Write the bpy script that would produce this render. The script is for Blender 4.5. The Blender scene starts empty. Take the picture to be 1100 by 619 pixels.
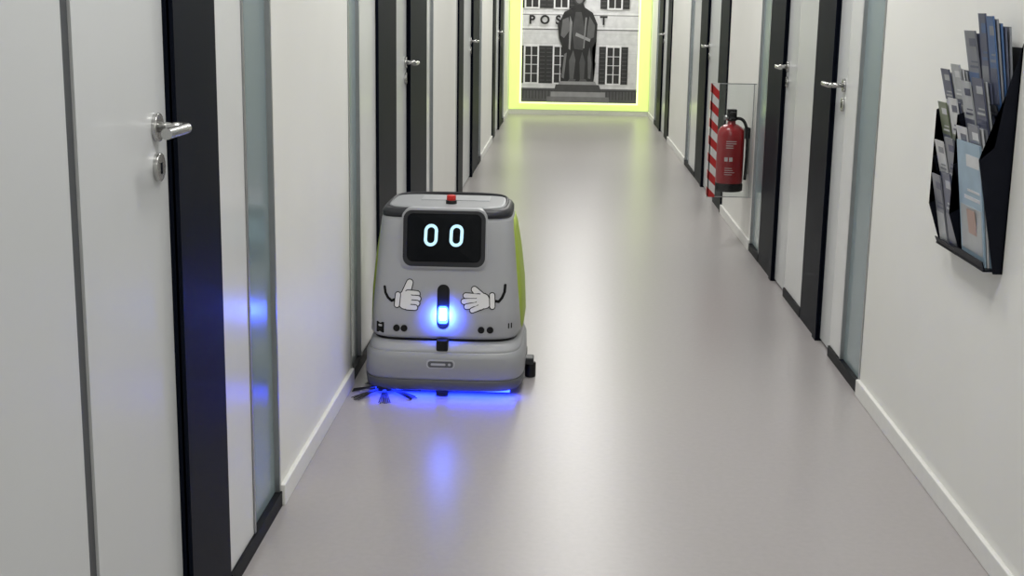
import bpy, bmesh, math, random
from mathutils import Vector, Matrix
random.seed(4)
S = bpy.context.scene
S.view_settings.view_transform = 'Standard'
S.view_settings.look = 'None'
S.view_settings.exposure = 0.0

XL, XR = -0.73, 1.045
Y0, Y1 = -1.5, 16.7
HC = 2.6

# ------------------------------------------------------------ materials
def mat(name, col, rough=0.5, metal=0.0, spec=0.5, noise=0.0, nscale=30, bump=0.0, bscale=200,
        emit=None, estr=0.0, coat=0.0, alpha=1.0):
    m = bpy.data.materials.new(name); m.use_nodes = True
    nt = m.node_tree; b = nt.nodes['Principled BSDF']
    b.inputs['Base Color'].default_value = (*col, 1)
    b.inputs['Roughness'].default_value = rough
    b.inputs['Metallic'].default_value = metal
    b.inputs['Specular IOR Level'].default_value = spec
    b.inputs['Coat Weight'].default_value = coat
    b.inputs['Coat Roughness'].default_value = 0.12
    b.inputs['Alpha'].default_value = alpha
    if emit:
        b.inputs['Emission Color'].default_value = (*emit, 1)
        b.inputs['Emission Strength'].default_value = estr
    tc = nt.nodes.new('ShaderNodeTexCoord')
    if noise > 0:
        n = nt.nodes.new('ShaderNodeTexNoise'); n.inputs['Scale'].default_value = nscale
        n.inputs['Detail'].default_value = 6
        r = nt.nodes.new('ShaderNodeValToRGB')
        lo = [max(0, c*(1-noise)) for c in col]; hi = [min(1, c*(1+noise)) for c in col]
        r.color_ramp.elements[0].color = (*lo, 1); r.color_ramp.elements[1].color = (*hi, 1)
        r.color_ramp.elements[0].position = 0.3; r.color_ramp.elements[1].position = 0.7
        nt.links.new(tc.outputs['Object'], n.inputs['Vector'])
        nt.links.new(n.outputs['Fac'], r.inputs['Fac'])
        nt.links.new(r.outputs['Color'], b.inputs['Base Color'])
    if bump > 0:
        n2 = nt.nodes.new('ShaderNodeTexNoise'); n2.inputs['Scale'].default_value = bscale
        bp = nt.nodes.new('ShaderNodeBump'); bp.inputs['Strength'].default_value = bump
        bp.inputs['Distance'].default_value = 0.002
        nt.links.new(tc.outputs['Object'], n2.inputs['Vector'])
        nt.links.new(n2.outputs['Fac'], bp.inputs['Height'])
        nt.links.new(bp.outputs['Normal'], b.inputs['Normal'])
    return m

M = {}
M['wall'] = mat('wall_paint', (0.83, 0.83, 0.79), 0.5, noise=0.015, nscale=3, bump=0.12, bscale=250)
M['ceil'] = mat('ceiling_paint', (0.8, 0.8, 0.78), 0.8, noise=0.02)
M['white'] = mat('white_laminate', (0.73, 0.74, 0.74), 0.24, noise=0.015, nscale=4)
M['leaf'] = mat('door_leaf_laminate', (0.62, 0.635, 0.64), 0.28, noise=0.015, nscale=3)
M['black'] = mat('black_frame', (0.0035, 0.005, 0.011), 0.45, spec=0.05, noise=0.1, nscale=5)
M['seam'] = mat('dark_gasket', (0.06, 0.065, 0.07), 0.5, noise=0.05)
M['plinth'] = mat('black_plinth', (0.006, 0.007, 0.009), 0.5, spec=0.1, noise=0.1)
M['glass'] = mat('frosted_glass', (0.22, 0.29, 0.31), 0.18, spec=0.5, noise=0.04, nscale=2)
M['alu'] = mat('aluminium', (0.42, 0.43, 0.44), 0.35, 0.9, noise=0.03)
M['steel'] = mat('brushed_steel', (0.50, 0.50, 0.49), 0.25, 1.0, noise=0.03)
M['base'] = mat('baseboard_white', (0.80, 0.80, 0.77), 0.4, noise=0.02)
M['floor'] = mat('vinyl_floor', (0.375, 0.353, 0.352), 0.30, spec=0.5, noise=0.03, nscale=55, bump=0.05, bscale=90)

def new_obj(name, me, parent=None, m=None, smooth=False):
    o = bpy.data.objects.new(name, me); S.collection.objects.link(o)
    if m is not None: me.materials.append(m)
    if parent: o.parent = parent
    if smooth:
        for p in me.polygons: p.use_smooth = True
    return o

def empty(name, loc=(0, 0, 0)):
    e = bpy.data.objects.new(name, None); e.empty_display_size = 0.1
    e.location = loc; S.collection.objects.link(e); return e

def add_box(bm, a, b, mi=0):
    x0, x1 = sorted((a[0], b[0])); y0, y1 = sorted((a[1], b[1])); z0, z1 = sorted((a[2], b[2]))
    v = [bm.verts.new(p) for p in [(x0,y0,z0),(x1,y0,z0),(x1,y1,z0),(x0,y1,z0),(x0,y0,z1),(x1,y0,z1),(x1,y1,z1),(x0,y1,z1)]]
    for f in [(0,3,2,1),(4,5,6,7),(0,1,5,4),(1,2,6,5),(2,3,7,6),(3,0,4,7)]:
        fc = bm.faces.new([v[i] for i in f]); fc.material_index = mi

def boxes(name, lst, m, parent=None, bevel=0.0):
    bm = bmesh.new()
    for a, b in lst: add_box(bm, a, b)
    me = bpy.data.meshes.new(name); bm.to_mesh(me); bm.free()
    o = new_obj(name, me, parent, m)
    if bevel > 0:
        md = o.modifiers.new('b', 'BEVEL'); md.width = bevel; md.segments = 3; md.limit_method = 'ANGLE'
    return o

def cyl(name, p0, p1, r, m, parent=None, seg=24, r2=None, bevel=0.0):
    p0, p1 = Vector(p0), Vector(p1); d = p1 - p0
    bm = bmesh.new()
    bmesh.ops.create_cone(bm, cap_ends=True, segments=seg, radius1=r, radius2=r if r2 is None else r2, depth=d.length)
    q = d.to_track_quat('Z', 'Y').to_matrix().to_4x4()
    bmesh.ops.transform(bm, matrix=Matrix.Translation((p0+p1)/2) @ q, verts=bm.verts)
    me = bpy.data.meshes.new(name); bm.to_mesh(me); bm.free()
    o = new_obj(name, me, parent, m)
    for p in me.polygons: p.use_smooth = len(p.vertices) == 4
    if bevel > 0:
        md = o.modifiers.new('b', 'BEVEL'); md.width = bevel; md.segments = 3; md.limit_method = 'ANGLE'
    return o

def tube(name, pts, r, m, parent=None, closed=False, smooth=True):
    cu = bpy.data.curves.new(name, 'CURVE'); cu.dimensions = '3D'
    cu.bevel_depth = r; cu.bevel_resolution = 4; cu.use_fill_caps = True
    sp = cu.splines.new('NURBS' if smooth else 'POLY'); sp.points.add(len(pts)-1)
    for i, p in enumerate(pts): sp.points[i].co = (*p, 1)
    sp.use_cyclic_u = closed
    if smooth: sp.use_endpoint_u = not closed; sp.order_u = 3
    cu.materials.append(m)
    o = bpy.data.objects.new(name, cu); S.collection.objects.link(o)
    if parent: o.parent = parent
    return o

def lathe(name, prof, m, parent=None, seg=40, center=(0, 0)):
    bm = bmesh.new(); rings = []
    for r, z in prof:
        rings.append([bm.verts.new((center[0]+r*math.cos(2*math.pi*i/seg), center[1]+r*math.sin(2*math.pi*i/seg), z)) for i in range(seg)])
    for a, b in zip(rings, rings[1:]):
        for i in range(seg):
            bm.faces.new([a[i], a[(i+1) % seg], b[(i+1) % seg], b[i]])
    bm.faces.new(rings[0][::-1]); bm.faces.new(rings[-1])
    me = bpy.data.meshes.new(name); bm.to_mesh(me); bm.free()
    return new_obj(name, me, parent, m, smooth=True)

# ------------------------------------------------------------ shell
boxes('floor', [((XL-0.2, Y0-0.1, -0.1), (XR+0.2, Y1+0.2, 0))], M['floor'])
boxes('ceiling', [((XL-0.2, Y0-0.1, HC), (XR+0.2, Y1+0.2, HC+0.1))], M['ceil'])
boxes('wall_back', [((XL-0.2, Y0-0.1, 0), (XR+0.2, Y0, HC))], M['wall'])
boxes('wall_end', [((XL-0.2, Y1, 0), (XR+0.2, Y1+0.12, HC))], M['wall'])

OFF = {'white': 0.0, 'leaf': -0.008, 'black': 0.004, 'glass': -0.010, 'seam': -0.012}
D_IN = 0.06
def door_group(n, side, segs, handles):
    face, out = (XL, 1) if side == 'left' else (XR, -1)
    e = empty('door_%d' % n)
    zt = 2.45
    parts = {}
    for (a, b, t) in segs:
        parts.setdefault(t, [])
        g = 0.0015
        fx = face + out*OFF[t]
        zb = 0.042
        if t == 'glass':
            parts[t].append(((fx, a+0.014, zb), (face-out*D_IN, b-0.014, zt)))
            parts.setdefault('alu', []).append(((face+out*0.003, a+g, zb), (face-out*D_IN, a+0.014, zt)))
            parts['alu'].append(((face+out*0.003, b-0.014, zb), (face-out*D_IN, b-g, zt)))
        else:
            if t == 'leaf': zb = 0.012
            if t == 'black': zb = 0.0
            parts[t].append(((fx, a+g, zb), (face-out*D_IN, b-g, zt)))
            if t == 'black' and b-a > 0.2:
                parts[t].append(((fx+out*0.008, a+g, zb), (face, a+0.07, zt)))
    names = {'white': 'side_panel', 'leaf': 'leaf', 'black': 'frame', 'glass': 'glass_strip', 'seam': 'gasket', 'alu': 'glass_edge_profile'}
    for t, l in parts.items():
        boxes(names[t], l, M[t], e)
    pl = [((face+out*0.006, a, 0), (face-out*D_IN, b, 0.04)) for (a, b, t) in segs if t in ('white', 'glass')]
    boxes('plinth', pl, M['plinth'], e)
    boxes('header', [((face, segs[0][0], zt), (face-out*D_IN, segs[-1][1], HC))], M['white'], e)
    for (hy, dr, z) in handles:
        f = face + out*OFF['leaf']
        cyl('rosette', (f-out*0.002, hy, z), (f+out*0.009, hy, z), 0.026, M['steel'], e, bevel=0.002)
        cyl('neck', (f, hy, z), (f+out*0.055, hy, z), 0.0095, M['steel'], e)
        tube('lever', [(f+out*0.045, hy, z), (f+out*0.058, hy, z), (f+out*0.060, hy+dr*0.02, z), (f+out*0.060, hy+dr*0.06, z), (f+out*0.058, hy+dr*0.125, z)], 0.010, M['steel'], e)
        cyl('lock_escutcheon', (f-out*0.002, hy, z-0.072), (f+out*0.009, hy, z-0.072), 0.026, M['steel'], e, bevel=0.002)
        boxes('keyhole', [((f+out*0.0085, hy-0.004, z-0.084), (f+out*0.0100, hy+0.004, z-0.064))], M['black'], e)

L = [
 ([(0.2, 0.45, 'glass'), (0.45, 0.7, 'white'), (0.7, 1.0, 'black'), (1.0, 1.93, 'leaf'), (1.93, 1.968, 'seam'), (1.968, 2.42, 'leaf'), (2.42, 2.742, 'black'), (2.742, 2.975, 'white'), (2.975, 3.27, 'glass')], [(2.355, -1, 1.08)]),
 ([(4.43, 4.67, 'glass'), (4.67, 5.08, 'white'), (5.08, 5.68, 'black'), (5.68, 6.13, 'leaf'), (6.13, 6.92, 'black'), (6.92, 7.10, 'white'), (7.10, 7.27, 'glass')], [(6.08, -1, 1.05)]),
 ([(8.78, 8.9, 'white'), (8.9, 9.4, 'black'), (9.4, 10.25, 'leaf'), (10.25, 11.1, 'black'), (11.1, 11.4, 'glass')], [(10.2, -1, 1.05)]),
 ([(13.1, 13.7, 'black'), (13.7, 14.4, 'leaf'), (14.4, 15.2, 'black'), (15.2, 15.5, 'glass')], [(14.35, -1, 1.05)]),
]
R = [
 ([(0.3, 0.6, 'glass'), (0.6, 0.85, 'white'), (0.85, 1.1, 'black'), (1.1, 2.0, 'leaf'), (2.0, 2.2, 'black'), (2.2, 2.4, 'glass')], [(1.15, 1, 1.05)]),
 ([(4.46, 4.80, 'glass'), (4.80, 5.00, 'white'), (5.00, 5.025, 'seam'), (5.025, 5.23, 'leaf'), (5.23, 5.64, 'black'), (5.64, 6.09, 'white'), (6.09, 6.12, 'seam'), (6.12, 6.43, 'leaf'), (6.43, 6.93, 'black'), (6.93, 7.28, 'glass')], [(5.075, 1, 1.035), (6.38, -1, 1.05)]),
 ([(8.65, 9.20, 'black'), (9.20, 9.95, 'leaf'), (9.95, 10.55, 'black'), (10.55, 11.1, 'white'), (11.1, 11.45, 'glass')], [(9.9, -1, 1.05)]),
 ([(13.4, 14.0, 'black'), (14.0, 14.6, 'leaf'), (14.6, 15.3, 'black'), (15.3, 15.6, 'glass')], [(14.55, -1, 1.05)]),
]
n = 1
for side, groups in (('left', L), ('right', R)):
    face, out = (XL, 1) if side == 'left' else (XR, -1)
    wl = [((face-out*0.16, Y0, 0), (face-out*D_IN, Y1, HC))]
    bl = []
    y = Y0
    for segs, h in groups:
        a, b = segs[0][0], segs[-1][1]
        if a > y:
            wl.append(((face, y, 0), (face-out*D_IN, a, HC)))
            bl.append(((face+out*0.014, y, 0), (face, a, 0.058)))
        door_group(n, side, segs, h); n += 1
        y = b
    wl.append(((face, y, 0), (face-out*D_IN, Y1, HC)))
    bl.append(((face+out*0.014, y, 0), (face, Y1, 0.058)))
    boxes('wall_'+side, wl, M['wall'])
    boxes('baseboard_'+side, bl, M['base'], bevel=0.003)
boxes('baseboard_end', [((XL+0.016, Y1-0.014, 0), (XR-0.016, Y1, 0.06))], M['base'])

# ------------------------------------------------------------ ceiling lights
M['lamp'] = mat('lamp_diffuser', (0.9, 0.9, 0.9), 0.5, emit=(1, 0.985, 0.95), estr=3.0)
for i, y in enumerate([-0.2, 2.2, 4.6, 7.0, 9.4, 11.8, 14.2, 15.9]):
    e = empty('ceiling_light', (0.157, y, HC))
    boxes('housing', [((-0.32, -0.32, -0.02), (0.32, 0.32, 0))], M['alu'], e)
    boxes('diffuser', [((-0.3, -0.3, -0.026), (0.3, 0.3, -0.018))], M['lamp'], e)
    ld = bpy.data.lights.new('panel_light', 'AREA'); ld.shape = 'SQUARE'; ld.size = 0.58
    ld.energy = 15 if i == 0 else (19 if i == 1 else 20); ld.color = (1, 0.985, 0.955)
    lo = bpy.data.objects.new('panel_light', ld); S.collection.objects.link(lo)
    lo.parent = e; lo.location = (0, 0, -0.035)

# ------------------------------------------------------------ mural
mur = empty('backlit_wall_mural', (0.16, Y1, 0))
MX0, MX1, MZ0, MZ1 = -0.72, 0.72, 0.157, 2.48
M['lime'] = mat('lime_light_diffuser', (0.6, 0.7, 0.3), 0.5, emit=(0.60, 0.78, 0.17), estr=0.85)
M['limew'] = mat('lime_led_strip', (0.8, 0.9, 0.4), 0.5, emit=(0.84, 1.0, 0.42), estr=1.6)
boxes('glow_frame', [((-0.872, -0.03, 0.062), (0.872, -0.002, 2.56))], M['lime'], mur)
t = 0.022
boxes('led_strip', [((MX0-t, -0.045, MZ0-t), (MX0, -0.03, MZ1+t)), ((MX1, -0.045, MZ0-t), (MX1+t, -0.03, MZ1+t)),
      ((MX0, -0.045, MZ0-t), (MX1, -0.03, MZ0)), ((MX0, -0.045, MZ1), (MX1, -0.03, MZ1+t))], M['limew'], mur)
grays = {}
def gm(g):
    k = round(g, 2)
    if k not in grays: grays[k] = mat('print_gray_%d' % int(k*100), (k, k, k*1.02), 0.55, noise=0.10, nscale=14)
    return grays[k]
boxes('panel', [((MX0, -0.06, MZ0), (MX1, -0.03, MZ1))], gm(0.72), mur)
layer = [0]
def flat(name, poly, g, up=None):
    layer[0] += 1
    y = -0.0605 - 0.00008*layer[0]
    bm = bmesh.new(); bm.faces.new([bm.verts.new((p[0], y, p[1])) for p in poly])
    bmesh.ops.triangulate(bm, faces=bm.faces)
    bmesh.ops.recalc_face_normals(bm, faces=bm.faces)
    me = bpy.data.meshes.new(name); bm.to_mesh(me); bm.free()
    return new_obj(name, me, mur, gm(g))
def rect(name, x0, z0, x1, z1, g): return flat(name, [(x0, z0), (x1, z0), (x1, z1), (x0, z1)], g)
for k in range(6):
    z = 0.40 + k*0.12
    if z < 1.05: rect('stone_joint', MX0, z, MX1, z+0.004, 0.58)
rect('cornice', MX0, 1.06, MX1, 1.085, 0.85)
rect('cornice_shadow', MX0, 1.045, MX1, 1.06, 0.22)
rect('sign_band', MX0, 1.10, MX1, 1.23, 0.76)
rect('cornice', MX0, 1.235, MX1, 1.26, 0.85)
rect('cornice_shadow', MX0, 1.225, MX1, 1.235, 0.22)
rect('plinth_course', MX0, MZ0, MX1, 0.33, 0.12)
def window(cx, z0, z1, w=0.15, sh=0.085):
    rect('surround', cx-w/2-0.02, z0-0.02, cx+w/2+0.02, z1+0.03, 0.85)
    rect('pane', cx-w/2, z0, cx+w/2, z1, 0.03)
    rect('mullion', cx-0.006, z0, cx+0.006, z1, 0.8)
    for q in range(1, 4):
        zz = z0+(z1-z0)*q/4
        rect('glazing_bar', cx-w/2, zz-0.004, cx+w/2, zz+0.004, 0.75)
    for s in (-1, 1):
        a = cx+s*(w/2+0.02); b = a+s*sh
        a, b = sorted((a, b))
        if a < MX0: a = MX0
        if b > MX1: b = MX1
        if b-a > 0.02:
            rect('shutter', a, z0-0.01, b, z1+0.01, 0.03)
            for q in range(9):
                zz = z0+(z1-z0)*(q+0.5)/9
                rect('slat', a+0.012, zz, b-0.012, zz+0.008, 0.09)
for (z0, z1) in ((0.40, 0.84), (1.32, 1.78), (1.95, 2.36)):
    for cx in (-0.60, -0.24, 0.42):
        window(cx, z0, z1)
rect('railing', MX0, 0.30, MX1, 0.31, 0.05)
for k in range(36): rect('rail_bar', MX0+0.02+k*0.04, 0.2, MX0+0.027+k*0.04, 0.30, 0.04)
for ch, x in (('P', -0.60), ('O', -0.44), ('S', -0.275), ('T', 0.285)):
    cu = bpy.data.curves.new('letter_'+ch.lower(), 'FONT'); cu.body = ch; cu.size = 0.145; cu.align_x = 'CENTER'; cu.align_y = 'CENTER'
    cu.extrude = 0.0005; cu.offset = 0.005; cu.materials.append(gm(0.02))
    o = bpy.data.objects.new('letter_'+ch.lower(), cu); S.collection.objects.link(o); o.parent = mur
    o.location = (x, -0.078, 1.163); o.rotation_euler = (math.pi/2, 0, 0)
cx = -0.02
ZS = 0.80
def P(l): return [(cx+a, b if b <= 0.42 else 0.42+(b-0.42)*ZS) for a, b in l]
flat('pedestal_step', P([(-0.38, MZ0), (0.40, MZ0), (0.40, 0.23), (-0.38, 0.23)]), 0.2)
flat('pedestal_step', P([(-0.33, 0.23), (0.35, 0.23), (0.35, 0.29), (-0.33, 0.29)]), 0.32)
flat('pedestal_block', P([(-0.29, 0.29), (0.30, 0.29), (0.27, 0.38), (-0.27, 0.38)]), 0.07)
flat('pedestal_top', P([(-0.24, 0.38), (0.24, 0.38), (0.22, 0.42), (-0.22, 0.42)]), 0.34)
flat('statue_cloak', P([(-0.19, 0.42), (-0.22, 0.62), (-0.17, 0.85), (-0.24, 1.08), (-0.26, 1.28), (-0.18, 1.48), (-0.07, 1.55), (-0.05, 1.62), (0.05, 1.62), (0.07, 1.55), (0.17, 1.47), (0.23, 1.30), (0.22, 1.05), (0.17, 0.92), (0.22, 0.70), (0.20, 0.42)]), 0.02)
for poly, g in [
    ([(-0.10, 0.46), (-0.05, 0.46), (-0.03, 0.75), (-0.06, 0.9), (-0.11, 0.74)], 0.11),
    ([(0.03, 0.44), (0.08, 0.44), (0.09, 0.72), (0.05, 0.88), (0.02, 0.72)], 0.08),
    ([(-0.20, 0.48), (-0.17, 0.46), (-0.14, 0.86), (-0.17, 0.84)], 0.18),
    ([(0.13, 0.47), (0.16, 0.46), (0.17, 0.7), (0.14, 0.95), (0.12, 0.8)], 0.12),
    ([(-0.05, 0.92), (0.06, 0.90), (0.08, 1.2), (0.03, 1.48), (-0.04, 1.48), (-0.08, 1.2)], 0.07),
    ([(-0.22, 1.12), (-0.18, 1.08), (-0.10, 1.22), (-0.13, 1.4), (-0.20, 1.36)], 0.15),
    ([(0.10, 1.05), (0.19, 1.1), (0.20, 1.28), (0.13, 1.42), (0.11, 1.25)], 0.12),
    ([(-0.04, 1.12), (0.14, 1.03), (0.15, 1.07), (-0.03, 1.17)], 0.32),
    ([(-0.12, 0.92), (-0.10, 0.9), (-0.08, 1.32), (-0.11, 1.42)], 0.26),
    ([(0.06, 0.93), (0.075, 0.93), (0.10, 1.4), (0.08, 1.4)], 0.24),
    ([(-0.12, 0.42), (-0.03, 0.42), (-0.02, 0.455), (-0.1, 0.46)], 0.1),
    ([(0.02, 0.42), (0.12, 0.42), (0.10, 0.46), (0.03, 0.455)], 0.1)]:
    flat('statue_fold', P(poly), g)
flat('statue_head', P([(0.085*math.cos(a*math.pi/10), 1.72+0.13*math.sin(a*math.pi/10)) for a in range(20)]), 0.04)
flat('statue_face', P([(0.05*math.cos(a*math.pi/10), 1.70+0.09*math.sin(a*math.pi/10)) for a in range(20)]), 0.18)

# ------------------------------------------------------------ cleaning robot
rb = empty('floor_cleaning_robot', (-0.397, 4.29, 0))
M['rgrey'] = mat('robot_shell_grey', (0.41, 0.42, 0.44), 0.38, noise=0.02, nscale=8)
M['rbump'] = mat('robot_lower_bumper', (0.33, 0.34, 0.355), 0.42, noise=0.02, nscale=8)
M['rlight'] = mat('robot_shell_light', (0.47, 0.48, 0.50), 0.4, noise=0.02, nscale=8)
M['rdark'] = mat('robot_bumper_grey', (0.10, 0.105, 0.115), 0.5, noise=0.03, nscale=8)
M['rrim'] = mat('robot_rim_dark', (0.025, 0.026, 0.03), 0.4, spec=0.3, noise=0.05)
M['rblk'] = mat('robot_black_plastic', (0.006, 0.006, 0.007), 0.3, spec=0.3, noise=0.05)
M['rglass'] = mat('robot_screen_glass', (0.002, 0.003, 0.005), 0.25, spec=0.15, noise=0.05)
M['rgreen'] = mat('robot_lime_panel', (0.38, 0.50, 0.06), 0.5, noise=0.03)
M['glove'] = mat('sticker_white', (0.82, 0.82, 0.82), 0.5, noise=0.01)
M['ink'] = mat('sticker_black', (0.005, 0.005, 0.006), 0.5, spec=0.2, noise=0.05)
M['eye'] = mat('screen_eye_led', (0.2, 0.3, 0.4), 0.5, emit=(0.55, 0.86, 1.0), estr=1.0)
M['bluecore'] = mat('front_led_core', (0.5, 0.7, 1), 0.5, emit=(0.20, 0.42, 1.0), estr=34)
M['blue'] = mat('blue_led', (0.05, 0.1, 1), 0.5, emit=(0.012, 0.035, 1.0), estr=15)
M['red'] = mat('red_plastic', (0.6, 0.015, 0.01), 0.35, noise=0.03)

NEXP = 5.5
def sect(a, yf, yb, x):
    yc, b = (yf+yb)/2, (yb-yf)/2
    t = min(1, abs(x/a))
    return yc - b*(1-t**NEXP)**(1/NEXP)
def loft(name, secs, m, parent, seg=96, nexp=None, smooth=True):
    ne = nexp or NEXP
    bm = bmesh.new(); rings = []
    for (z, a, yf, yb) in secs:
        yc, b = (yf+yb)/2, (yb-yf)/2
        r = []
        for i in range(seg):
            t = 2*math.pi*i/seg; c, s = math.cos(t), math.sin(t)
            x = a*math.copysign(abs(c)**(2/ne), c); y = yc + b*math.copysign(abs(s)**(2/ne), s)
            r.append(bm.verts.new((x, y, z)))
        rings.append(r)
    for p, q in zip(rings, rings[1:]):
        for i in range(seg):
            bm.faces.new([p[i], p[(i+1) % seg], q[(i+1) % seg], q[i]])
    bm.faces.new(rings[0][::-1]); bm.faces.new(rings[-1])
    me = bpy.data.meshes.new(name); bm.to_mesh(me); bm.free()
    o = new_obj(name, me, parent, m)
    for p in me.polygons: p.use_smooth = len(p.vertices) == 4
    return o
BODY = [(0.198, 0.254, 0.040, 0.56), (0.21, 0.261, 0.032, 0.57), (0.30, 0.254, 0.044, 0.555), (0.42, 0.243, 0.062, 0.53), (0.52, 0.234, 0.078, 0.50), (0.59, 0.226, 0.090, 0.465), (0.606, 0.222, 0.095, 0.45)]
def body_front(x, z):
    for s0, s1 in zip(BODY, BODY[1:]):
        if s0[0] <= z <= s1[0] or s1 is BODY[-1]:
            k = (z-s0[0])/(s1[0]-s0[0])
            a, yf, yb = [s0[i]+(s1[i]-s0[i])*k for i in (1, 2, 3)]
            return sect(a, yf, yb, x)
loft('body_shell', BODY, M['rgrey'], rb)
loft('top_rim', [(0.604, 0.224, 0.092, 0.452), (0.617, 0.224, 0.094, 0.452), (0.628, 0.217, 0.102, 0.445), (0.633, 0.207, 0.114, 0.436)], M['rrim'], rb)
loft('top_lid', [(0.630, 0.202, 0.122, 0.430), (0.636, 0.200, 0.126, 0.428), (0.638, 0.190, 0.138, 0.418)], M['rbump'], rb)
boxes('lid_latch', [((-0.10, 0.27, 0.636), (0.14, 0.38, 0.641))], M['rgrey'], rb, bevel=0.002)
tube('lid_edge_handle', [(-0.198, 0.16, 0.628), (-0.205, 0.30, 0.634), (-0.190, 0.42, 0.637), (-0.10, 0.440, 0.640), (0.10, 0.440, 0.640), (0.190, 0.42, 0.637), (0.205, 0.30, 0.634), (0.198, 0.16, 0.628)], 0.006, M['rrim'], rb)
cyl('stop_button_base', (0.012, 0.20, 0.636), (0.012, 0.20, 0.650), 0.019, M['rblk'], rb)
cyl('stop_button', (0.012, 0.20, 0.648), (0.012, 0.20, 0.668), 0.016, M['red'], rb, bevel=0.004)
loft('lime_side_panels', [(0.205, 0.266, 0.16, 0.545), (0.22, 0.269, 0.15, 0.55), (0.34, 0.264, 0.15, 0.535), (0.46, 0.251, 0.16, 0.50), (0.55, 0.237, 0.17, 0.465), (0.585, 0.228, 0.19, 0.44)], M['rgreen'], rb, nexp=8)
loft('bumper_dark_base', [(0.022, 0.264, 0.012, 0.58), (0.028, 0.273, 0.003, 0.59), (0.056, 0.276, 0.0, 0.59), (0.062, 0.274, 0.003, 0.59)], M['rdark'], rb)
loft('bumper', [(0.062, 0.273, 0.004, 0.589), (0.068, 0.276, 0.0, 0.59), (0.135, 0.274, 0.0, 0.59), (0.150, 0.268, 0.006, 0.585), (0.156, 0.264, 0.012, 0.58)], M['rbump'], rb)
loft('bumper_top', [(0.150, 0.266, 0.010, 0.582), (0.164, 0.263, 0.014, 0.58), (0.180, 0.258, 0.026, 0.575), (0.188, 0.250, 0.038, 0.565)], M['rgrey'], rb)
loft('waist_gap', [(0.186, 0.249, 0.046, 0.56), (0.200, 0.249, 0.046, 0.56)], M['rblk'], rb)

def rr(cxx, cz, w, h, r, seg=6):
    pts = []
    for (sx, sz, a0) in ((1, 1, 0), (-1, 1, 90), (-1, -1, 180), (1, -1, 270)):
        for k in range(seg+1):
            a = math.radians(a0+90*k/seg)
            pts.append((cxx+sx*(w/2-r)+r*math.cos(a), cz+sz*(h/2-r)+r*math.sin(a)))
    return pts
def decal(name, poly, off, m, fn=body_front, thick=0.0):
    bm = bmesh.new()
    c = (sum(p[0] for p in poly)/len(poly), sum(p[1] for p in poly)/len(poly))
    k = 4; rings = []
    for j in range(1, k+1):
        rings.append([bm.verts.new((c[0]+(p[0]-c[0])*j/k, fn(c[0]+(p[0]-c[0])*j/k, c[1]+(p[1]-c[1])*j/k)-off, c[1]+(p[1]-c[1])*j/k)) for p in poly])
    cv = bm.verts.new((c[0], fn(*c)-off, c[1])); n_ = len(poly)
    for i in range(n_): bm.faces.new([cv, rings[0][i], rings[0][(i+1) % n_]])
    for p, q in zip(rings, rings[1:]):
        for i in range(n_): bm.faces.new([p[i], q[i], q[(i+1) % n_], p[(i+1) % n_]])
    bmesh.ops.recalc_face_normals(bm, faces=bm.faces)
    if thick > 0:
        r_ = [bm.verts.new((v.co.x, v.co.y+thick, v.co.z)) for v in rings[-1]]
        for i in range(n_): bm.faces.new([rings[-1][i], r_[i], r_[(i+1) % n_], rings[-1][(i+1) % n_]])
    me = bpy.data.meshes.new(name); bm.to_mesh(me); bm.free()
    return new_obj(name, me, rb, m)

def scr(x, z): return 0.050 + (z-0.45)*0.16 + 2.0*abs(x)**3
SZ = 0.538
decal('screen_housing', rr(0.0, SZ, 0.290, 0.198, 0.034), 0.0, M['rgrey'], scr, 0.06)
decal('screen_bezel', rr(0.0, SZ, 0.278, 0.186, 0.030), 0.003, M['rrim'], scr, 0.02)
decal('screen_glass', rr(0.0, SZ+0.003, 0.250, 0.160, 0.020), 0.0045, M['rglass'], scr, 0.001)
def ring_obj(name, cxx, cz, w, h, r, t_, m, off, shear=0.0):
    o_ = rr(cxx, cz, w, h, r); i_ = rr(cxx, cz, w-2*t_, h-2*t_, max(0.002, r-t_))
    bm = bmesh.new()
    f = lambda p: bm.verts.new((p[0]+shear*(p[1]-cz), scr(*p)-off, p[1]))
    A = [f(p) for p in o_]; B = [f(p) for p in i_]; n_ = len(A)
    for i in range(n_): bm.faces.new([A[i], A[(i+1) % n_], B[(i+1) % n_], B[i]])
    me = bpy.data.meshes.new(name); bm.to_mesh(me); bm.free()
    return new_obj(name, me, rb, m)
for x in (-0.044, 0.042):
    ring_obj('eye', x, SZ+0.012, 0.046, 0.074, 0.0225, 0.0105, M['eye'], 0.0058, 0.04)

decal('sensor_slot', rr(0.0, 0.308, 0.042, 0.150, 0.020), 0.0025, M['rblk'])
decal('front_light_surround', rr(0.0, 0.281, 0.034, 0.060, 0.010), 0.0035, M['blue'])
decal('front_light', rr(0.0, 0.283, 0.021, 0.040, 0.004), 0.0050, M['bluecore'])
for i, x in enumerate((-0.158, -0.132, 0.130, 0.160)):
    cyl('camera_%d' % (i+1), (x, body_front(x, 0.232)+0.01, 0.232), (x, body_front(x, 0.232)-0.004, 0.232), 0.0115, M['rblk'], rb, bevel=0.001)
decal('label_patch', rr(-0.216, 0.230, 0.028, 0.036, 0.002), 0.001, M['ink'])
decal('label_patch_mark', rr(-0.216, 0.236, 0.013, 0.007, 0.002), 0.0016, M['rlight'])
for k in range(2): decal('vent_%d' % k, rr(0.222+k*0.009, 0.243, 0.004, 0.018, 0.0015), 0.001, M['ink'])
boxes('dock_lidar', [((-0.020, 0.008, 0.160), (0.020, 0.06, 0.200))], M['rblk'], rb, bevel=0.006)
bump_f = lambda x, z: sect(0.276, 0.0, 0.59, x)
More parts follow.
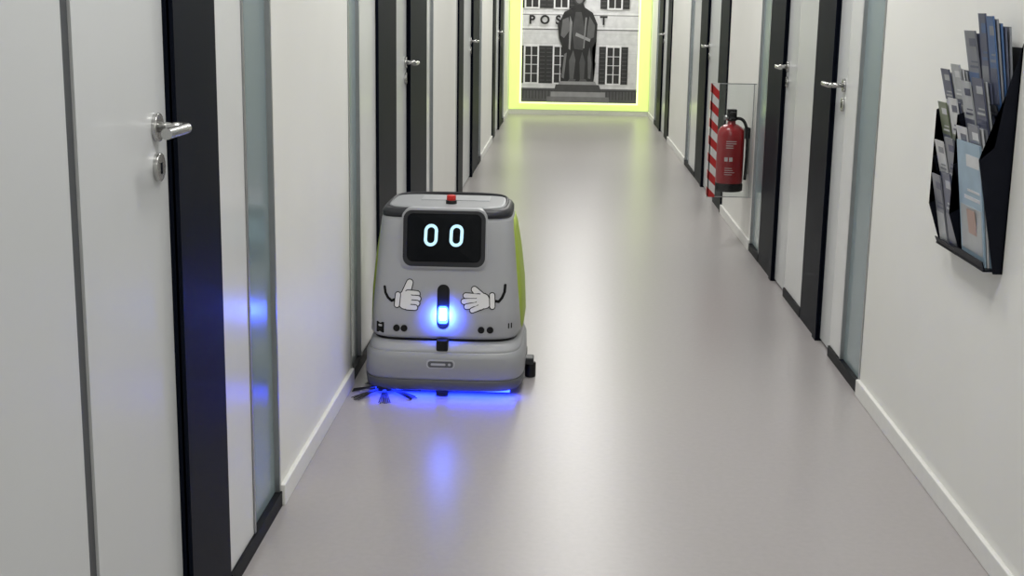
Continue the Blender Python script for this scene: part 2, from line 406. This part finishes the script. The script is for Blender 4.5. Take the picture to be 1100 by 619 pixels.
decal('badge_plate', rr(-0.004, 0.118, 0.096, 0.030, 0.012), 0.002, M['rlight'], bump_f, 0.004)
decal('badge_plate_inner', rr(-0.004, 0.118, 0.086, 0.022, 0.009), 0.003, M['rdark'], bump_f)
decal('badge_mark', rr(-0.012, 0.118, 0.050, 0.008, 0.003), 0.0036, M['rlight'], bump_f)
decal('badge_mark_dot', rr(0.026, 0.118, 0.010, 0.009, 0.004), 0.0036, M['rlight'], bump_f)

U = 0.00317
lay = [0]
def capsule(p0, p1, r0, r1):
    (x0, z0), (x1, z1) = p0, p1
    a = math.atan2(z1-z0, x1-x0); pts = []
    for k in range(9):
        t = a + math.pi/2 + math.pi*k/8; pts.append((x0+r0*math.cos(t), z0+r0*math.sin(t)))
    for k in range(9):
        t = a - math.pi/2 + math.pi*k/8; pts.append((x1+r1*math.cos(t), z1+r1*math.sin(t)))
    return pts
def stick(o, p0, p1, r0, r1, m, name):
    lay[0] += 1
    poly = [(o[0]+U*x, o[1]+U*z) for x, z in capsule(p0, p1, r0, r1)]
    decal(name, poly, 0.0008+0.00009*lay[0], m)
def glove(o, fingers, palm, cuff, arm, side):
    lay[0] = 0
    for a, b in zip(arm, arm[1:]): stick(o, a, b, 1.5, 1.5, M['ink'], side+'_arm')
    w = 1.0
    for (c, r) in palm: stick(o, c, (c[0]+0.1, c[1]), r+w, r+w, M['ink'], side+'_palm_outline')
    for f in fingers:
        stick(o, f[0], f[1], f[2]+w, f[3]+w, M['ink'], side+'_finger_outline')
        stick(o, f[0], f[1], f[2], f[3], M['glove'], side+'_finger')
    for (c, r) in palm: stick(o, c, (c[0]+0.1, c[1]), r, r, M['glove'], side+'_palm')
    stick(o, cuff[0], cuff[1], cuff[2]+w, cuff[2]+w, M['ink'], side+'_cuff_outline')
    stick(o, cuff[0], cuff[1], cuff[2], cuff[2], M['glove'], side+'_cuff')
glove((-0.126, 0.342), [((-1, 1), (3.5, 14), 4.4, 3.2), ((2, 2.8), (11.5, 2.2), 3.0, 2.9), ((2, -2.4), (12.5, -2.8), 3.0, 2.9), ((2, -7.4), (11.5, -7.8), 2.9, 2.8), ((1, -12), (9.5, -12.3), 2.6, 2.6)],
      [((-1, -2), 6.8), ((-1.5, -7.5), 6.4)], ((-10, -10), (-9, 1), 2.4), [(-11, -4), (-16, -6), (-20, -3), (-23, 2), (-24, 8)], 'thumbs_up_sticker')
glove((0.130, 0.340), [((0, 1), (-8, 9), 4.0, 2.9), ((-3, 1), (-17, 2.2), 3.0, 2.6), ((-3, -3.2), (-19, -4.0), 3.0, 2.6), ((-3, -7), (-16, -9.4), 2.9, 2.5), ((0, -9), (-10, -13.2), 2.7, 2.3)],
      [((1, -2), 6.8), ((3, -4.5), 6.3)], ((11.5, -9), (11.0, 3), 2.4), [(13, -3), (18, -4), (21.5, 0), (24, 6), (24.5, 13)], 'open_hand_sticker')

for sx in (-1, 1):
    cyl('drive_wheel', (sx*0.20, 0.36, 0.065), (sx*0.235, 0.36, 0.065), 0.065, M['rblk'], rb, seg=32)
cyl('front_caster', (-0.012, 0.06, 0.02), (0.012, 0.06, 0.02), 0.02, M['rblk'], rb)
boxes('squeegee', [((-0.275, 0.52, 0.0), (0.275, 0.545, 0.05))], M['rblk'], rb, bevel=0.003)
boxes('side_roller_arm', [((0.255, 0.27, 0.05), (0.305, 0.33, 0.075))], M['rrim'], rb, bevel=0.006)
cyl('side_roller', (0.293, 0.30, 0.0), (0.293, 0.30, 0.055), 0.020, M['rblk'], rb, bevel=0.004)
boxes('sweeper_skirt', [((-0.02, 0.012, 0.004), (0.02, 0.03, 0.03))], M['rblk'], rb)
bc = (-0.200, 0.045)
cyl('side_brush_hub', (bc[0], bc[1], 0.014), (bc[0], bc[1], 0.03), 0.03, M['rblk'], rb)
for k in range(7):
    a0 = 2*math.pi*k/7 + 0.35
    for j in range(7):
        a = a0 + (j-3)*0.05; ln = 0.130 + random.uniform(-0.01, 0.008)
        if bc[0]+ln*math.cos(a) < -0.312: ln = (-0.312-bc[0])/math.cos(a)
        tube('side_brush_bristle', [(bc[0]+0.02*math.cos(a), bc[1]+0.02*math.sin(a), 0.020), (bc[0]+0.07*math.cos(a), bc[1]+0.07*math.sin(a), 0.014), (bc[0]+ln*math.cos(a), bc[1]+ln*math.sin(a), 0.003)], 0.0014, M['rblk'], rb)
boxes('underglow_strip', [((-0.23, 0.040, 0.014), (0.23, 0.060, 0.021))], M['blue'], rb)
ld = bpy.data.lights.new('underglow', 'AREA'); ld.shape = 'RECTANGLE'; ld.size = 0.5; ld.size_y = 0.05
ld.energy = 1.9; ld.color = (0.012, 0.035, 1)
lo = bpy.data.objects.new('underglow', ld); S.collection.objects.link(lo); lo.parent = rb; lo.location = (0, 0.025, 0.021)
ld = bpy.data.lights.new('front_lamp', 'SPOT'); ld.energy = 12; ld.spot_size = math.radians(140); ld.spot_blend = 0.9; ld.color = (0.03, 0.08, 1); ld.shadow_soft_size = 0.03
lo = bpy.data.objects.new('front_lamp', ld); S.collection.objects.link(lo); lo.parent = rb; lo.location = (0, 0.012, 0.283)
lo.rotation_euler = (math.radians(75), 0, 0)

# ------------------------------------------------------------ fire extinguisher + guard
ex = empty('fire_extinguisher', (0.940, 7.52, 0.30))
M['exred'] = mat('extinguisher_red', (0.36, 0.008, 0.014), 0.3, noise=0.03, coat=0.2)
M['hose'] = mat('rubber_black', (0.008, 0.008, 0.008), 0.5, spec=0.2, noise=0.1)
M['label'] = mat('label_white', (0.7, 0.66, 0.64), 0.5, noise=0.02)
lathe('tank', [(0.060, 0.035), (0.074, 0.045), (0.077, 0.06), (0.077, 0.315), (0.073, 0.342), (0.060, 0.362), (0.040, 0.375), (0.024, 0.382), (0.022, 0.398)], M['exred'], ex)
lathe('base_ring', [(0.070, 0.0), (0.078, 0.006), (0.079, 0.040), (0.074, 0.048)], M['hose'], ex)
lathe('valve_body', [(0.020, 0.395), (0.026, 0.40), (0.026, 0.425), (0.015, 0.432), (0.015, 0.45)], M['hose'], ex)
boxes('lever_handle', [((-0.014, -0.085, 0.436), (0.014, 0.03, 0.450)), ((-0.014, -0.075, 0.405), (0.014, 0.02, 0.416)), ((-0.026, -0.02, 0.40), (0.026, 0.03, 0.462))], M['hose'], ex, bevel=0.003)
cyl('gauge', (-0.02, -0.01, 0.415), (-0.042, -0.016, 0.415), 0.014, M['steel'], ex)
tube('hose', [(0.02, 0.0, 0.41), (0.055, -0.02, 0.42), (0.085, -0.04, 0.36), (0.088, -0.05, 0.25), (0.086, -0.045, 0.12), (0.084, -0.04, 0.07)], 0.009, M['hose'], ex)
def curved_patch(name, a0, a1, z0, z1, r, m):
    bm = bmesh.new(); n_ = 8; A = []; B = []
    for i in range(n_+1):
        a = math.radians(a0+(a1-a0)*i/n_)
        A.append(bm.verts.new((r*math.sin(a), -r*math.cos(a), z0))); B.append(bm.verts.new((r*math.sin(a), -r*math.cos(a), z1)))
    for i in range(n_): bm.faces.new([A[i], A[i+1], B[i+1], B[i]])
    me = bpy.data.meshes.new(name); bm.to_mesh(me); bm.free(); return new_obj(name, me, ex, m, smooth=True)
random.seed(2)
for k in range(4):
    curved_patch('label_line', -25, 5+random.randint(0, 14), 0.285-k*0.012, 0.289-k*0.012, 0.0776, M['label'])
curved_patch('label_pictogram', -30, -16, 0.175, 0.198, 0.0776, M['label'])
curved_patch('label_pictogram', -10, 4, 0.175, 0.198, 0.0776, M['label'])
for k in range(4):
    curved_patch('label_line', -28, 2+random.randint(0, 14), 0.135-k*0.012, 0.138-k*0.012, 0.0776, M['label'])
boxes('wall_bracket', [((0.07, -0.03, 0.30), (0.1048, 0.03, 0.36)), ((0.09, -0.03, 0.1), (0.1048, 0.03, 0.36))], M['steel'], ex)

gd = empty('extinguisher_guard', (0, 7.34, 0))
ga = bpy.data.materials.new('clear_acrylic'); ga.use_nodes = True
nt = ga.node_tree; nt.nodes.remove(nt.nodes['Principled BSDF'])
tr = nt.nodes.new('ShaderNodeBsdfTransparent'); tr.inputs[0].default_value = (0.93, 0.95, 0.95, 1)
gl = nt.nodes.new('ShaderNodeBsdfGlossy'); gl.inputs['Roughness'].default_value = 0.1
fr = nt.nodes.new('ShaderNodeFresnel'); mx = nt.nodes.new('ShaderNodeMixShader')
nt.links.new(fr.outputs[0], mx.inputs[0]); nt.links.new(tr.outputs[0], mx.inputs[1]); nt.links.new(gl.outputs[0], mx.inputs[2])
nt.links.new(mx.outputs[0], nt.nodes['Material Output'].inputs[0])
boxes('acrylic_plate', [((0.84, -0.002, 0.29), (XR, 0.002, 0.915))], ga, gd)
boxes('acrylic_edge', [((0.84, -0.003, 0.912), (XR, 0.003, 0.917)), ((0.84, -0.003, 0.287), (XR, 0.003, 0.291)), ((1.03, -0.003, 0.29), (1.036, 0.003, 0.915))], M['alu'], gd)
sm = mat('hazard_stripes', (0.8, 0.8, 0.8), 0.45)
nt = sm.node_tree; b = nt.nodes['Principled BSDF']
tc = nt.nodes.new('ShaderNodeTexCoord'); sp = nt.nodes.new('ShaderNodeSeparateXYZ')
nt.links.new(tc.outputs['Object'], sp.inputs[0])
ad = nt.nodes.new('ShaderNodeMath'); ad.operation = 'ADD'; nt.links.new(sp.outputs[0], ad.inputs[0]); nt.links.new(sp.outputs[2], ad.inputs[1])
mu = nt.nodes.new('ShaderNodeMath'); mu.operation = 'MULTIPLY'; mu.inputs[1].default_value = 10.5; nt.links.new(ad.outputs[0], mu.inputs[0])
fc = nt.nodes.new('ShaderNodeMath'); fc.operation = 'FRACT'; nt.links.new(mu.outputs[0], fc.inputs[0])
gt = nt.nodes.new('ShaderNodeMath'); gt.operation = 'GREATER_THAN'; gt.inputs[1].default_value = 0.5; nt.links.new(fc.outputs[0], gt.inputs[0])
mc = nt.nodes.new('ShaderNodeMix'); mc.data_type = 'RGBA'; mc.inputs['A'].default_value = (0.72, 0.70, 0.68, 1); mc.inputs['B'].default_value = (0.50, 0.02, 0.02, 1)
nt.links.new(gt.outputs[0], mc.inputs['Factor']); nt.links.new(mc.outputs['Result'], b.inputs['Base Color'])
boxes('striped_edge', [((0.800, -0.004, 0.287), (0.842, 0.004, 0.917)), ((0.800, -0.004, 0.287), (0.806, 0.05, 0.917))], sm, gd)

# ------------------------------------------------------------ brochure rack
rk = empty('brochure_rack', (XR, 3.10, 0.70))
M['rack'] = mat('rack_black_metal', (0.005, 0.006, 0.011), 0.45, spec=0.1, noise=0.1)
def br(name, c): return mat(name, c, 0.3, noise=0.10, nscale=18)
C = {'slate': br('cover_slate', (0.08, 0.09, 0.14)), 'white': br('cover_white', (0.62, 0.63, 0.64)), 'blue': br('cover_blue', (0.05, 0.11, 0.25)), 'grey': br('cover_grey', (0.20, 0.21, 0.24)),
     'navy': br('cover_navy', (0.02, 0.03, 0.09)), 'sky': br('cover_sky', (0.30, 0.42, 0.52)), 'lgrey': br('cover_light_grey', (0.40, 0.42, 0.43)), 'skin': br('cover_skin', (0.42, 0.27, 0.22)),
     'green': br('cover_olive', (0.16, 0.19, 0.12))}
def lean_box(name, y0, y1, z0, z1, xb, xt, th, m, tilt=0.0):
    bm = bmesh.new()
    pts = [(-xb, y0, z0), (-xb, y1, z0), (-xb-th, y1, z0), (-xb-th, y0, z0), (-xt, y0+tilt, z1), (-xt, y1+tilt, z1), (-xt-th, y1+tilt, z1), (-xt-th, y0+tilt, z1)]
    v = [bm.verts.new(p) for p in pts]
    for f in [(0, 1, 2, 3), (7, 6, 5, 4), (0, 4, 5, 1), (1, 5, 6, 2), (2, 6, 7, 3), (3, 7, 4, 0)]: bm.faces.new([v[i] for i in f])
    bmesh.ops.recalc_face_normals(bm, faces=bm.faces)
    me = bpy.data.meshes.new(name); bm.to_mesh(me); bm.free()
    return new_obj(name, me, rk, m)
def side_plate(y, prof):
    bm = bmesh.new()
    A = [bm.verts.new((-a, y, z_)) for a, z_ in prof]; B = [bm.verts.new((-a, y+0.004, z_)) for a, z_ in prof]
    bm.faces.new(A); bm.faces.new(B[::-1]); n_ = len(A)
    for i in range(n_): bm.faces.new([A[i], B[i], B[(i+1) % n_], A[(i+1) % n_]])
    bmesh.ops.triangulate(bm, faces=bm.faces)
    bmesh.ops.recalc_face_normals(bm, faces=bm.faces)
    me = bpy.data.meshes.new('side_plate'); bm.to_mesh(me); bm.free(); return new_obj('side_plate', me, rk, M['rack'])
random.seed(9)
near_prof = [(0.0, 0.0), (0.022, 0.0), (0.078, 0.27), (0.045, 0.30), (0.030, 0.42), (0.0, 0.54)]
side_plate(0.010, near_prof)
def zig(z0, nt_, st):
    pr = [(0.0, z0)]
    for i in range(nt_):
        z = z0+i*st; pr += [(0.030, z+0.002), (0.066, z+st*0.86)]
    pr += [(0.0, z0+nt_*st+0.01)]; return pr
side_plate(0.250, zig(0.0, 3, 0.125)); side_plate(0.440, zig(0.0, 3, 0.125))
boxes('back_plate', [((-0.004, 0.010, 0.0), (-0.0005, 0.254, 0.53)), ((-0.004, 0.250, 0.0), (-0.0005, 0.444, 0.42))], M['rack'], rk)
near = [('sky', 'white', 'lgrey', 0.29), ('grey', 'white', 'slate', 0.18), ('slate', 'lgrey', 'navy', 0.18), ('blue', 'grey', 'slate', 0.22)]
far = [('slate', 'lgrey', 'grey', 0.20), ('grey', 'navy', 'white', 0.17), ('white', 'slate', 'green', 0.17), ('lgrey', 'white', 'slate', 0.16)]
def stack(y0, y1, z0, h, cols, thick, lean=0.024):
    N = 5
    for q in range(N):
        nm = cols[(q+1) % 3] if q < N-1 else cols[0]
        hh = h-0.010*(N-1-q)*random.uniform(0.4, 1.0)
        lean_box('brochure', y0+0.0015*q, y1-0.001*q, z0, z0+hh, 0.005+q*thick, 0.005+lean+q*(thick+0.0035), thick*0.7, C[nm])
    f0, f1 = 0.005+(N-1)*thick+thick*0.72, 0.005+lean+(N-1)*(thick+0.0035)+thick*0.72
    at = lambda t_: f0+(f1-f0)*t_
    w_ = y1-y0
    for (ta, tb, ya, yb, nm) in [(0.08, 0.46, 0.08, 0.92, cols[2]), (0.52, 0.55, 0.1, 0.75, cols[1]), (0.59, 0.61, 0.1, 0.6, cols[1]), (0.80, 0.90, 0.08, 0.6, cols[1])]:
        lean_box('cover_print', y0+w_*ya, y0+w_*yb, z0+h*ta, z0+h*tb, at(ta), at(tb), 0.0006, C[nm])
    return at
zs = [0.010, 0.165, 0.275, 0.380]
for i, (a_, b_, c_, h) in enumerate(near):
    boxes('pocket_floor', [((-0.044, 0.016, zs[i]-0.006), (-0.004, 0.248, zs[i]-0.001))], M['rack'], rk)
    lean_box('pocket_front', 0.016, 0.248, zs[i]-0.006, zs[i]+0.018, 0.038, 0.046, 0.003, M['rack'])
    if i == 3:
        stack(0.020, 0.078, zs[i], h, (a_, b_, c_), 0.0062)
        stack(0.082, 0.142, zs[i], h+0.006, (c_, a_, b_), 0.0062)
        stack(0.148, 0.242, zs[i], h-0.035, (b_, c_, a_), 0.0062)
    elif i == 0:
        stack(0.030, 0.225, zs[i], h, (a_, b_, c_), 0.0062)
        lean_box('cover_portrait', 0.085, 0.150, zs[i]+h*0.20, zs[i]+h*0.44, 0.005+4*0.0062+0.0053+0.010*0.62, 0.005+4*0.0062+0.0053+0.038*0.46+0.0022, 0.0006, C['skin'])
    else:
        stack(0.060, 0.150, zs[i], h, (a_, b_, c_), 0.0062)
        stack(0.154, 0.242, zs[i], h-0.012, (b_, c_, a_), 0.0062)
zs = [0.006, 0.125, 0.225, 0.320]
for i, (a_, b_, c_, h) in enumerate(far):
    boxes('pocket_floor', [((-0.040, 0.256, zs[i]-0.005), (-0.004, 0.438, zs[i]-0.001))], M['rack'], rk)
    lean_box('pocket_front', 0.256, 0.438, zs[i]-0.005, zs[i]+0.014, 0.034, 0.042, 0.003, M['rack'])
    stack(0.262, 0.344, zs[i], h, (a_, b_, c_), 0.0056)
    stack(0.350, 0.432, zs[i], h-0.015, (c_, a_, b_), 0.0056)

# ------------------------------------------------------------ camera + world
w = bpy.data.worlds.new('world'); S.world = w; w.use_nodes = True
w.node_tree.nodes['Background'].inputs[0].default_value = (0.5, 0.5, 0.5, 1); w.node_tree.nodes['Background'].inputs[1].default_value = 0.3
cd = bpy.data.cameras.new('camera'); cam = bpy.data.objects.new('camera', cd); S.collection.objects.link(cam)
cd.sensor_width = 36; cd.lens = 1415/1100*36; cd.clip_start = 0.05
fx = Vector((-0.03723, 0.9775, -0.2078)).normalized()
rx = Vector((0.9990, 0.04145, 0.0160)); rx = (rx - fx*rx.dot(fx)).normalized()
up = rx.cross(fx)
m3 = Matrix((rx, up, -fx)).transposed()
cam.matrix_world = Matrix.Translation((0, 0, 1.3)) @ m3.to_4x4()
S.camera = cam
